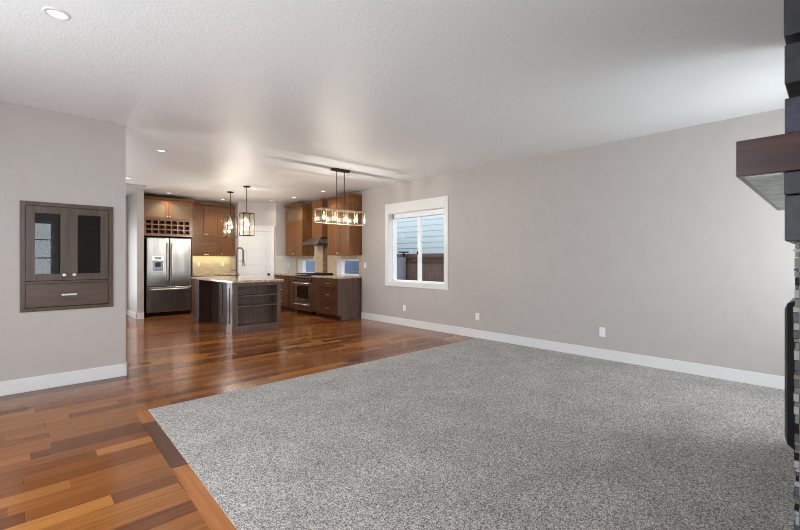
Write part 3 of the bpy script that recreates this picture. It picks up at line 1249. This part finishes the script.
def base_unit(label, y_lo, y_hi, layout, end_panel):
    r = thing('base_cabinet', label, 'cabinet', (5.2, (y_lo + y_hi) / 2, 0))
    a, b = -y_hi, -y_lo
    mb = MB(xf=FC)
    mb.box(a, -dC, .10, b - .02, 0, WT - .04)
    mb.box(a, -dC, 0, b - .02, -.07, .10)
    mb.build('carcass', M['cab_in'], r)  # same wood coloured dark, to put shade into the gaps between fronts
    if end_panel:
        mb = MB(xf=FC)
        mb.prism([(-dC, 0), (-.045, 0), (-.045, .09), (.018, .09), (.018, WT - .04), (-dC, WT - .04)], 'x', b - .0195, b)
        q = mb.build('end_panel', M['island'], r)
        q['label'] = 'plain dark brown end panel'
    for kind, u0, u1 in layout:
        x0, x1 = -u1, -u0
        if kind == 'drawers':
            for z0, z1 in ((.668, WT - .062), (.378, .654), (.105, .364)):
                drawer(FC, x0 + .006, z0, x1 - .006, z1, .001, r, M['cab_low_h'])
        else:
            door(FC, x0 + .006, .105, x1 - .006, WT - .062, .001, r, M['cab_low'], st=.045, name='pull_out')
    return r


base_unit('brown base cabinet with three drawers at the end of the run nearest the living room', 7.03, 8.075, [('drawers', 7.052, 7.77), ('pull', 7.77, 8.07)], True)
base_unit('brown base cabinet with three drawers between range and pantry', 8.855, 9.885, [('drawers', 9.14, 9.86), ('pull', 8.86, 9.14)], False)
mb = MB().box(4.868, 7.012, WT - .04, XK - .012, 8.073, WT, .004)
tag(mb.build('worktop', M['granite'], loc=(5.18, 7.54, WT - .04)), 'beige granite worktop on the near side of the range', 'worktop')
mb = MB().box(4.868, 8.857, WT - .04, XK - .012, 9.878, WT, .004)
tag(mb.build('worktop', M['granite'], loc=(5.18, 9.37, WT - .04)), 'beige granite worktop between range and pantry', 'worktop')

# ------------------------------------------------------------------ island
r = thing('kitchen_island', 'dark brown kitchen island with open bookshelf end and knee space', 'kitchen island', (3.14, 8.05, 0))
ix0, ix1 = 2.73, 3.58
iy0, iyb, iyf, iy1 = 6.995, 7.235, 8.80, 9.12
IH = WT - .04
mb = MB()
mb.box(3.0, iyb + .002, .0, ix1, iyf, IH)
for a in (7.27, 7.72, 8.30):
    pass
mb.build('body', M['island_shaded'], r)
FI = frame_matrix((3.0, 0, 0), (0, -1, 0), (-1, 0, 0))
for a, b in ((-8.82, -8.30), (-8.29, -7.77), (-7.76, -7.24)):
    shaker(MB(xf=FI), a, .11, b, IH - .01, .001, st=.07).build('back_panel', M['island_shaded'], r)
MB(xf=FI).box(-8.825, 0, 0, -7.24, .02, .105, .004).build('plinth', M['island_shaded'], r)
mb = MB()
mb.box(ix0, iyf, 0, ix1, iy1, IH)
mb.box(ix0 - .012, iyf - .012, 0, ix1, iy1 + .012, .10, .004)
mb.build('end_pier', M['island_shaded'], r)
# bookshelf end: open box facing the living room
mb = MB()
mb.box(ix0 + .001, iy0 + .02, 0, ix0 + .05, iyb, IH)
mb.box(ix1 - .05, iy0 + .02, 0, ix1 - .001, iyb, IH)
mb.box(ix0 + .05, iyb - .015, 0, ix1 - .05, iyb, IH)
mb.box(ix0 + .05, iy0 + .02, IH - .03, ix1 - .05, iyb - .015, IH)
mb.box(ix0 + .05, iy0 + .02, 0, ix1 - .05, iyb - .015, .125)
bc = mb.build('bookcase', M['island'], r)
for z in (.465, .645):
    MB().box(ix0 + .051, iy0 + .005, z - .022, ix1 - .051, iyb - .016, z).build('shelf', M['island'], bc)
mb = MB()
mb.box(ix0, iy0, .115, ix0 + .065, iy0 + .02, IH, .002)
mb.box(ix1 - .065, iy0, .115, ix1, iy0 + .02, IH, .002)
mb.box(ix0 + .065, iy0, IH - .06, ix1 - .065, iy0 + .0195, IH, .002)
mb.box(ix0 + .001, iy0, .0, ix1 - .001, iy0 + .0195, .125, .002)
mb.build('face_frame', M['island'], bc)
mb = MB().box(ix0 - .004, iy0 - .014, 0, ix1 + .012, iy0 - .0005, .105, .004)
mb.box(ix1, iy0 - .0005, 0, ix1 + .012, iyb, .105, .004)
mb.build('base_moulding', M['island'], bc)
# corner post: two boards with a slot between them, on a square foot
mb = MB()
mb.box(ix0 - .03, iy0 - .002, .10, ix0 - .0005, iy0 + .10, IH, .003)
mb.box(ix0 - .03, iy0 + .135, .10, ix0 - .0005, iyb, IH, .003)
mb.box(ix0 - .014, iy0 + .10, .10, ix0 - .0005, iy0 + .135, IH)
mb.box(ix0 - .03, iy0 + .0995, IH - .09, ix0 - .0005, iy0 + .1355, IH, .001)
mb.box(ix0 - .03, iy0 + .0995, .10, ix0 - .0005, iy0 + .1355, .16, .001)
pst = mb.build('corner_post', M['island'], r)
MB().box(ix0 - .042, iy0 - .016, 0, ix0 - .0045, iyb + .006, .105, .004).build('post_foot', M['island'], pst)
mb = MB().box(2.685, 6.955, IH, 3.62, 9.15, WT, .005)
tag(mb.build('worktop', M['granite'], loc=(3.12, 8.08, IH)), 'speckled beige granite slab on top of the island', 'worktop')

# faucet
fxx, fyy = 3.275, 8.27
r = thing('faucet', 'tall brushed metal spring faucet standing on the island worktop', 'faucet', (fxx, fyy, WT))
mb = MB()
mb.lathe([(.03, 0), (.03, .012), (.021, .016), (.021, .10), (.0165, .105), (.0165, .16)], (fxx, fyy, WT))
mb.build('body', M['chrome'], r)
arc = [(fxx, fyy, WT + .16), (fxx, fyy, WT + .52)]
cu = Vector((.62, -.78, 0)).normalized()
R = .072
for i in range(1, 13):
    a = PI * i / 12
    p = Vector((fxx, fyy, WT + .52)) + cu * (R - R * math.cos(a)) + Vector((0, 0, R * math.sin(a)))
    arc.append(tuple(p))
e = Vector((fxx, fyy, WT + .52)) + cu * 2 * R
arc.append((e.x, e.y, WT + .36))
mb = MB().tube(arc, .014, 10)
sp = mb.build('hose_arch', M['chrome'], r)
mb = MB()
# coil spring round the hose
P = [Vector(p) for p in arc]
seg = []
tot = 0
for a, b in zip(P, P[1:]):
    seg.append((tot, a, b, (b - a).length))
    tot += (b - a).length


def along(s):
    for t0, a, b, l in seg:
        if s <= t0 + l:
            return a + (b - a) * ((s - t0) / l), (b - a).normalized()
    return P[-1], (P[-1] - P[-2]).normalized()


coil = []
side = cu.cross(Vector((0, 0, 1))).normalized()
turns = 46
for i in range(turns * 8):
    s = tot * i / (turns * 8)
    p, d = along(s)
    n_ = side.cross(d).normalized()
    a = 2 * PI * i / 8
    coil.append(tuple(p + (side * math.cos(a) + n_ * math.sin(a)) * .018))
mb.tube(coil, .0035, 5)
mb.build('spring', M['chrome'], sp)
mb = MB()
mb.lathe([(.016, .0), (.024, -.02), (.024, -.10), (.030, -.125), (.030, -.145), (.0, -.146)], (e.x, e.y, WT + .37))
mb.build('spray_head', M['chrome'], r)
mb = MB()
mb.tube([(fxx, fyy, WT + .14), (fxx - .05, fyy + .03, WT + .145), (fxx - .10, fyy + .06, WT + .15)], [.011, .009, .006], 10)
mb.build('lever', M['chrome'], r)
mb = MB().tube([(fxx, fyy, WT + .33), (e.x, e.y, WT + .33)], .006, 8)
mb.build('holder_arm', M['chrome'], r)


# ------------------------------------------------------------------ lamps
def bulb_profile(s=1.0):
    return [(0.0, 0), (.012 * s, .003 * s), (.026 * s, .025 * s), (.030 * s, .045 * s), (.026 * s, .066 * s), (.014 * s, .09 * s), (.012 * s, .10 * s)]


def cage(mb, x0, y0, z0, x1, y1, z1, t, xs=(), ys=()):
    for z in (z0, z1 - t):
        mb.box(x0, y0, z, x1, y0 + t, z + t)
        mb.box(x0, y1 - t, z, x1, y1, z + t)
        mb.box(x0, y0 + t, z, x0 + t, y1 - t, z + t)
        mb.box(x1 - t, y0 + t, z, x1, y1 - t, z + t)
    for x in (x0, x1 - t):
        for y in (y0, y1 - t):
            mb.box(x, y, z0 + t, x + t, y + t, z1 - t)
    for x in xs:
        for y in (y0, y1 - t):
            mb.box(x - t / 2, y, z0 + t, x + t / 2, y + t, z1 - t)


FILP = [(.001, .014), (.009, .018), (.010, .034), (.009, .05), (.001, .054)]


def island_pendant(label, x, y, metal):
    r = thing('pendant_lamp', label, 'pendant lamp', (x, y, H), 'glass box pendants over the island')
    zt, zb, hw = 2.20, 1.74, .112
    MB().lathe([(.0, 0), (.066, 0), (.066, -.02), (.02, -.028), (.0, -.028)], (x, y, H)).build('canopy', M['bronze'], r)
    MB().tube([(x, y, H - .02), (x, y, zt - .005)], .007, 10).build('rod', M['bronze'], r)
    mb = MB()
    t = .012
    cage(mb, x - hw, y - hw, zb, x + hw, y + hw, zt, t)
    mb.box(x - hw + t, y - t / 2, zt - t, x + hw - t, y + t / 2, zt)
    f = mb.build('cage', metal, r)
    mb = MB()
    for s in (-1, 1):
        mb.box(x - hw + t, y + s * (hw - .006) - .0015, zb + t, x + hw - t, y + s * (hw - .006) + .0015, zt - t)
        mb.box(x + s * (hw - .006) - .0015, y - hw + t, zb + t, x + s * (hw - .006) + .0015, y + hw - t, zt - t)
    mb.build('glass_shade', M['glass_lamp'], f)
    mb = MB()
    mb.tube([(x, y, zt - .01), (x, y, zt - .10)], .012, 10)
    spots = []
    for k, (ang, zz) in enumerate(((2.3, 2.02), (5.6, 1.935), (3.3, 1.84))):
        px, py = x + .03 * math.cos(ang), y + .03 * math.sin(ang)
        mb.tube([(x, y, zt - .06), (px, py, zt - .08), (px, py, zz + .10)], .004, 8)
        mb.tube([(px, py, zz + .145), (px, py, zz + .098)], .014, 10)
        spots.append((px, py, zz))
    mb.build('socket_stem', M['brass'], r)
    for s in spots:
        b_ = MB().lathe(bulb_profile(), s, 14).build('bulb', M['bulb'], r)
        MB().lathe(FILP, s, 8).build('filament', M['filament'], b_)
    return r


island_pendant('black framed glass box pendant over the near end of the island', 3.43, 8.14, M['bronze'])
island_pendant('bronze glass box pendant over the far end of the island, by the wall cabinets', 3.455, 9.06, M['bronze'])

lx, ly = 3.91, 5.57
r = thing('linear_pendant', 'long bronze linear pendant with four bare bulbs behind glass', 'pendant lamp', (lx, ly, H))
mb = MB()
pts = []
for k in range(24):
    a = 2 * PI * k / 24
    pts.append((lx + (.12 if math.cos(a) > 0 else -.12) + .06 * math.cos(a), ly + .06 * math.sin(a)))
mb.prism(pts, 'z', H - .028, H)
mb.build('canopy', M['bronze'], r)
zt, zb = 2.075, 1.85
for s in (-.075, .075):
    MB().tube([(lx + s, ly, H - .02), (lx + s, ly, zt - .005)], .007, 10).build('rod', M['bronze'], r)
LL, LWd = .43, .10
mb = MB()
cage(mb, lx - LL, ly - LWd, zb, lx + LL, ly + LWd, zt, .010, xs=[lx - .215, lx, lx + .215])
mb.box(lx - LL + .010, ly - .013, zt - .010, lx + LL - .010, ly + .013, zt - .001)
f = mb.build('cage', M['brass'], r)
mb = MB()
for s in (-1, 1):
    mb.box(lx - LL + .013, ly + s * (LWd - .006) - .0015, zb + .013, lx + LL - .013, ly + s * (LWd - .006) + .0015, zt - .013)
    mb.box(lx + s * (LL - .006) - .0015, ly - LWd + .013, zb + .013, lx + s * (LL - .006) + .0015, ly + LWd - .013, zt - .013)
mb.build('glass_shade', M['glass_lamp'], f)
for i in range(4):
    x = lx - .3225 + .215 * i
    mb = MB().tube([(x, ly, zt - .012), (x, ly, zt - .072)], [.008, .009], 12)
    sk = mb.build('socket', M['brass'], r)
    b_ = MB().lathe(bulb_profile(1.05), (x, ly, zt - .178), 14).build('bulb', M['bulb'], r)
    MB().lathe(FILP, (x, ly, zt - .178), 8).build('filament', M['filament'], b_)

# recessed downlights
DL = [
    (0.19, 3.19, 'large white recessed downlight in the living room ceiling, nearest of them all', 6),
    (1.46, 6.25, 'recessed downlight alone in the ceiling between alcove wall and island', 8),
    (1.51, 8.79, 'recessed downlight at the edge of the alcove wall', 8),
    (2.52, 10.14, 'recessed downlight above the refrigerator wine cubbies', 8),
    (3.74, 10.30, 'recessed downlight above the wall cabinets beside the refrigerator', 8),
    (4.72, 9.72, 'recessed downlight above the pantry door', 2),
    (4.88, 8.86, 'recessed downlight above the far wall cabinet beside the range hood', 8),
    (4.88, 7.60, 'recessed downlight beside the long linear pendant', 8),
]
for i, (x, y, lab, pw) in enumerate(DL):
    r = thing('recessed_light', lab, 'ceiling light', (x, y, H), 'recessed downlights in the ceiling')
    R_ = .064
    mb = MB().lathe([(R_ - .018, 0.0), (R_ - .018, -.006), (R_, -.004), (R_ + .004, 0.0)], (x, y, H - .0005), 28)
    mb.build('trim_ring', M['white'], r)
    MB().lathe([(0, -.002), (R_ - .018, -.002), (R_ - .018, .0), (0, .0)], (x, y, H - .0005), 28).build('lens', M['lens'], r)
    l = bpy.data.lights.new('downlight', 'SPOT')
    l.energy = pw * 5
    l.spot_size = math.radians(125)
    l.spot_blend = 0.8
    l.shadow_soft_size = .05
    l.color = (1.0, .97, .93)
    o = bpy.data.objects.new('downlight', l)
    COL.objects.link(o)
    o.location = (x, y, H - .02)

# warm strip under the back wall cabinets
for x0, x1 in ((3.15, 4.2),):
    o = area('under_cabinet_glow', ((x0 + x1) / 2, 10.98, UB - .012), (0, .25, -1), x1 - x0, .03, 2.4, (1.0, .88, .45))


# ------------------------------------------------------------------ outlets and switches
def wall_plate(name, label, cat, origin, u, out, kind, group=None):
    fm = frame_matrix(origin, u, out)
    r = thing(name, label, cat, origin, group)
    MB(xf=fm).box(-.036, 0, -.058, .036, .006, .058, .003).build('plate', M['plate'], r)
    if kind == 'outlet':
        for s in (-1, 1):
            mb = MB(xf=fm)
            mb.use(M['plate'])
            mb.box(-.017, .005, s * .026 - .015, .017, .0085, s * .026 + .015, .003)
            mb.use(M['slot'])
            mb.box(-.008, .0085, s * .026 - .004, -.006, .0088, s * .026 + .006)
            mb.box(.006, .0085, s * .026 - .004, .008, .0088, s * .026 + .006)
            mb.build('receptacle', None, r)
    else:
        mb = MB(xf=fm)
        mb.box(-.017, .005, -.034, .017, .009, .034, .003)
        mb.build('rocker', M['plate'], r)
    return r


def on_right(px, z):
    """point of the living room's right wall seen along a picture column"""
    q = (px - 400) / 411
    k = XR / (.686 + .728 * q)
    return (XR, k * (.728 - .686 * q), z)


OUT = 'white outlets along the right wall'
wall_plate('outlet', 'white outlet on the right wall nearest the fireplace', 'outlet', (XR, 2.035, .347), (0, -1, 0), (-1, 0, 0), 'outlet', OUT)
wall_plate('outlet', 'white outlet on the right wall where carpet meets wood floor', 'outlet', (XR, 3.963, .347), (0, -1, 0), (-1, 0, 0), 'outlet', OUT)
wall_plate('outlet', 'white outlet on the right wall below the window', 'outlet', (XR, 5.658, .342), (0, -1, 0), (-1, 0, 0), 'outlet', OUT)
wall_plate('light_switch', 'white light switch on the right wall beside the kitchen', 'light switch', (XR, 6.86, 1.14), (0, -1, 0), (-1, 0, 0), 'switch')
wall_plate('outlet', 'white outlet on the yellow-lit tile, nearest the refrigerator', 'outlet', (3.43, YB - .01, 1.14), (1, 0, 0), (0, -1, 0), 'outlet')
wall_plate('outlet', 'white outlet on the yellow-lit tile, nearest the pantry', 'outlet', (4.02, YB - .01, 1.14), (1, 0, 0), (0, -1, 0), 'outlet')
wall_plate('outlet', 'white outlet on the window-lit tile between pantry and small window', 'outlet', (5.29, PA[1] - .01, 1.12), (1, 0, 0), (0, -1, 0), 'outlet')

# ------------------------------------------------------------------ fireplace
FX0, FX1 = 2.22, 3.93
r = thing('fireplace', 'fireplace of stacked dark timbers and mosaic tile with protruding black firebox', 'fireplace', (3.08, -.1, 0))
# mosaic surround built row by row from small tiles on a core
mb = MB()
mb.use(M['grout'])
mb.box(FX0 + .006, YF + .005, 0.0, FX1 - .006, .100, 1.34)
tm = [M['t1'], M['t2'], M['t2'], M['t3'], M['t4'], M['t5'], M['t5']]
rnd = random.Random(3)
z = .004
while z < 1.335:
    hgt = min(rnd.choice([.014, .016, .022, .03, .034, .04]), 1.338 - z)
    x = FX0
    while x < FX1 - .004:
        wd = min(rnd.uniform(.06, .22), FX1 - x)
        pr = .1075 + rnd.uniform(0, .008)
        mb.use(rnd.choice(tm))
        mb.box(x + (.0 if x == FX0 else .001), .098, z + .0015, x + wd - .001, pr, z + hgt - .0015)
        x += wd
    for sx in (FX0, FX1 - .007):
        y = .0975
        while y > YF + .03:
            wd = min(rnd.uniform(.05, .16), y - YF - .01)
            if wd < .01:
                break
            mb.use(rnd.choice(tm))
            mb.box(sx - .001, y - wd + .0015, z + .0015, sx + .008, y, z + hgt - .0015)
            y -= wd
    z += hgt
mb.build('mosaic_surround', None, r)
yt = .1406
zs_ = [(1.3455, 1.524), (1.528, 1.6176), (1.768, 1.906), (1.964, 2.117), (2.152, 2.335), (2.365, 2.55), (2.57, H - .004)]
for z0, z1 in zs_:
    MB().box(FX0 - .008, YF + .004, z0, FX1 + .008, yt + rnd.uniform(-.0015, .0015), z1, .004).build('timber_beam', M['timber_blue'] if z0 == 1.768 else M['timber'], r)
mb = MB()
for z0, z1 in ((1.524, 1.528), (1.906, 1.964), (2.117, 2.152), (2.335, 2.365), (2.55, 2.57)):
    mb.box(FX0 + .03, YF + .006, z0 + .0002, FX1 - .03, .085, z1 - .0002)
mb.build('spacer', M['timber_gap'], r)
# mantel
mb = MB()
mb.use(M['mantel'])
mb.box(2.2, YF + .1, 1.6185, 3.95, .2868, 1.766, .003)
mt = mb.build('mantel', None, r)
mt['label'] = 'smooth red brown mantel beam'
mb = MB()
mb.box(2.225, yt + .004, 1.614, 3.925, .262, 1.6188)
q = mb.build('underside_bounce', M['mantel_bounce'], mt)  # thin sheet added to carry the painted bounce light
q['label'] = 'mantel underside with floor bounce painted mottled grey green'
# firebox: black bowed front with glass
bx_, by_, tx_ = 2.44, .165, .112
zf0, zf1 = .455, 1.095
fxm = (FX0 + FX1) / 2
bxe = 2 * fxm - bx_
mb = MB()
o_ = [(bx_, zf0), (bxe, zf0), (bxe, zf1), (bx_, zf1)]


def ring(i, y):
    return [(bx_ + i, y, zf0 + i), (bxe - i, y, zf0 + i), (bxe - i, y, zf1 - i), (bx_ + i, y, zf1 - i)]


mb.loft(ring(0, .1005), ring(0, .123))
mb.loft(ring(0, .123), ring(.014, .146))
mb.loft(ring(.014, .146), ring(.04, .156))
fb = mb.build('firebox_frame', M['black_metal'], r)
MB().box(bx_ + .09, .155, zf0 + .10, bxe - .09, .158, zf1 - .10, .001).build('glass_front', M['black'], fb)
mb = MB()
for i in range(7):
    mb.box(bx_ + .12, .155, zf0 + .076 + i * .003, bxe - .12, .158, zf0 + .078 + i * .003)
mb.build('lower_vent', M['iron'], fb)

# ------------------------------------------------------------------ outside the windows
mb = MB().box(XK + .2, -4, -.45, 16, 20, -.35)
g = mb.build('ground', M['soil'])
struct(g)
# neighbour's lap siding
r = thing('neighbor_house', 'pale blue grey lap-sided house wall beyond the window', 'house', (9.6, 8, -.35))
mb = MB()
z = -.35
while z < 4.6:
    mb.prism([(9.6, z), (9.574, z), (9.586, z + .185), (9.6, z + .185)], 'y', 3.0, 16.0)
    z += .18
mb.box(9.6, 3.0, -.35, 9.9, 16.0, 4.8)
mb.build('siding_wall', M['siding'], r)
MB().box(9.25, 2.8, 4.6, 9.95, 16.2, 4.75).build('eave', M['vinyl'], r)

r = thing('garden_fence', 'brown stained board fence beyond the living room window', 'fence', (7.45, 6.2, -.35))
mb = MB()
y = 4.2
while y < 8.6:
    mb.box(7.45, y + .002, -.35, 7.47, y + .138, 1.30)
    y += .14
mb.build('board_panel', M['fence'], r)
mb = MB()
mb.box(7.40, 4.2, 1.295, 7.50, 8.6, 1.335)
mb.box(7.425, 4.2, 1.19, 7.45, 8.6, 1.22)
mb.build('rail', M['fence_dark'], r)
mb = MB().box(7.42, 4.2, 1.335, 7.49, 8.6, 1.41)
mb.build('top_board', M['fence'], r)
mb = MB().box(7.30, 7.62, -.35, 7.395, 8.05, 1.32, .004)
tag(mb.build('fence_post', M['post'], loc=(7.35, 7.83, -.35)), 'wide grey post in front of the fence, beyond the window', 'post')
r = thing('post_light', 'small flat black lamp above the grey post outside the window', 'garden light', (7.35, 7.66, 1.32))
mb = MB()
mb.box(7.30, 7.52, 1.435, 7.40, 7.82, 1.47, .01)
mb.build('lamp_head', M['black_metal'], r)
MB().tube([(7.35, 7.66, 1.32), (7.35, 7.66, 1.44)], .02, 10).build('stem', M['black_metal'], r)

r = thing('blue_backdrop', 'steel blue shed wall added to tint the two small kitchen windows', 'backdrop', (7.7, 11.5, -.35))  # unseen blue wall made up to colour the view through the panes
mb = MB()
mb.box(7.7, 9.4, -.35, 8.0, 14.5, 2.3)
z = -.35
while z < 2.2:
    mb.prism([(7.7, z), (7.68, z), (7.695, z + .15), (7.7, z + .15)], 'y', 9.4, 14.5)
    z += .145
mb.build('siding_wall', M['backdrop'], r)
mb = MB().prism([(7.6, 2.30), (7.6, 2.36), (8.1, 2.50), (8.1, 2.44)], 'y', 9.35, 14.6)
mb.build('roof', M['steel_dark'], r)
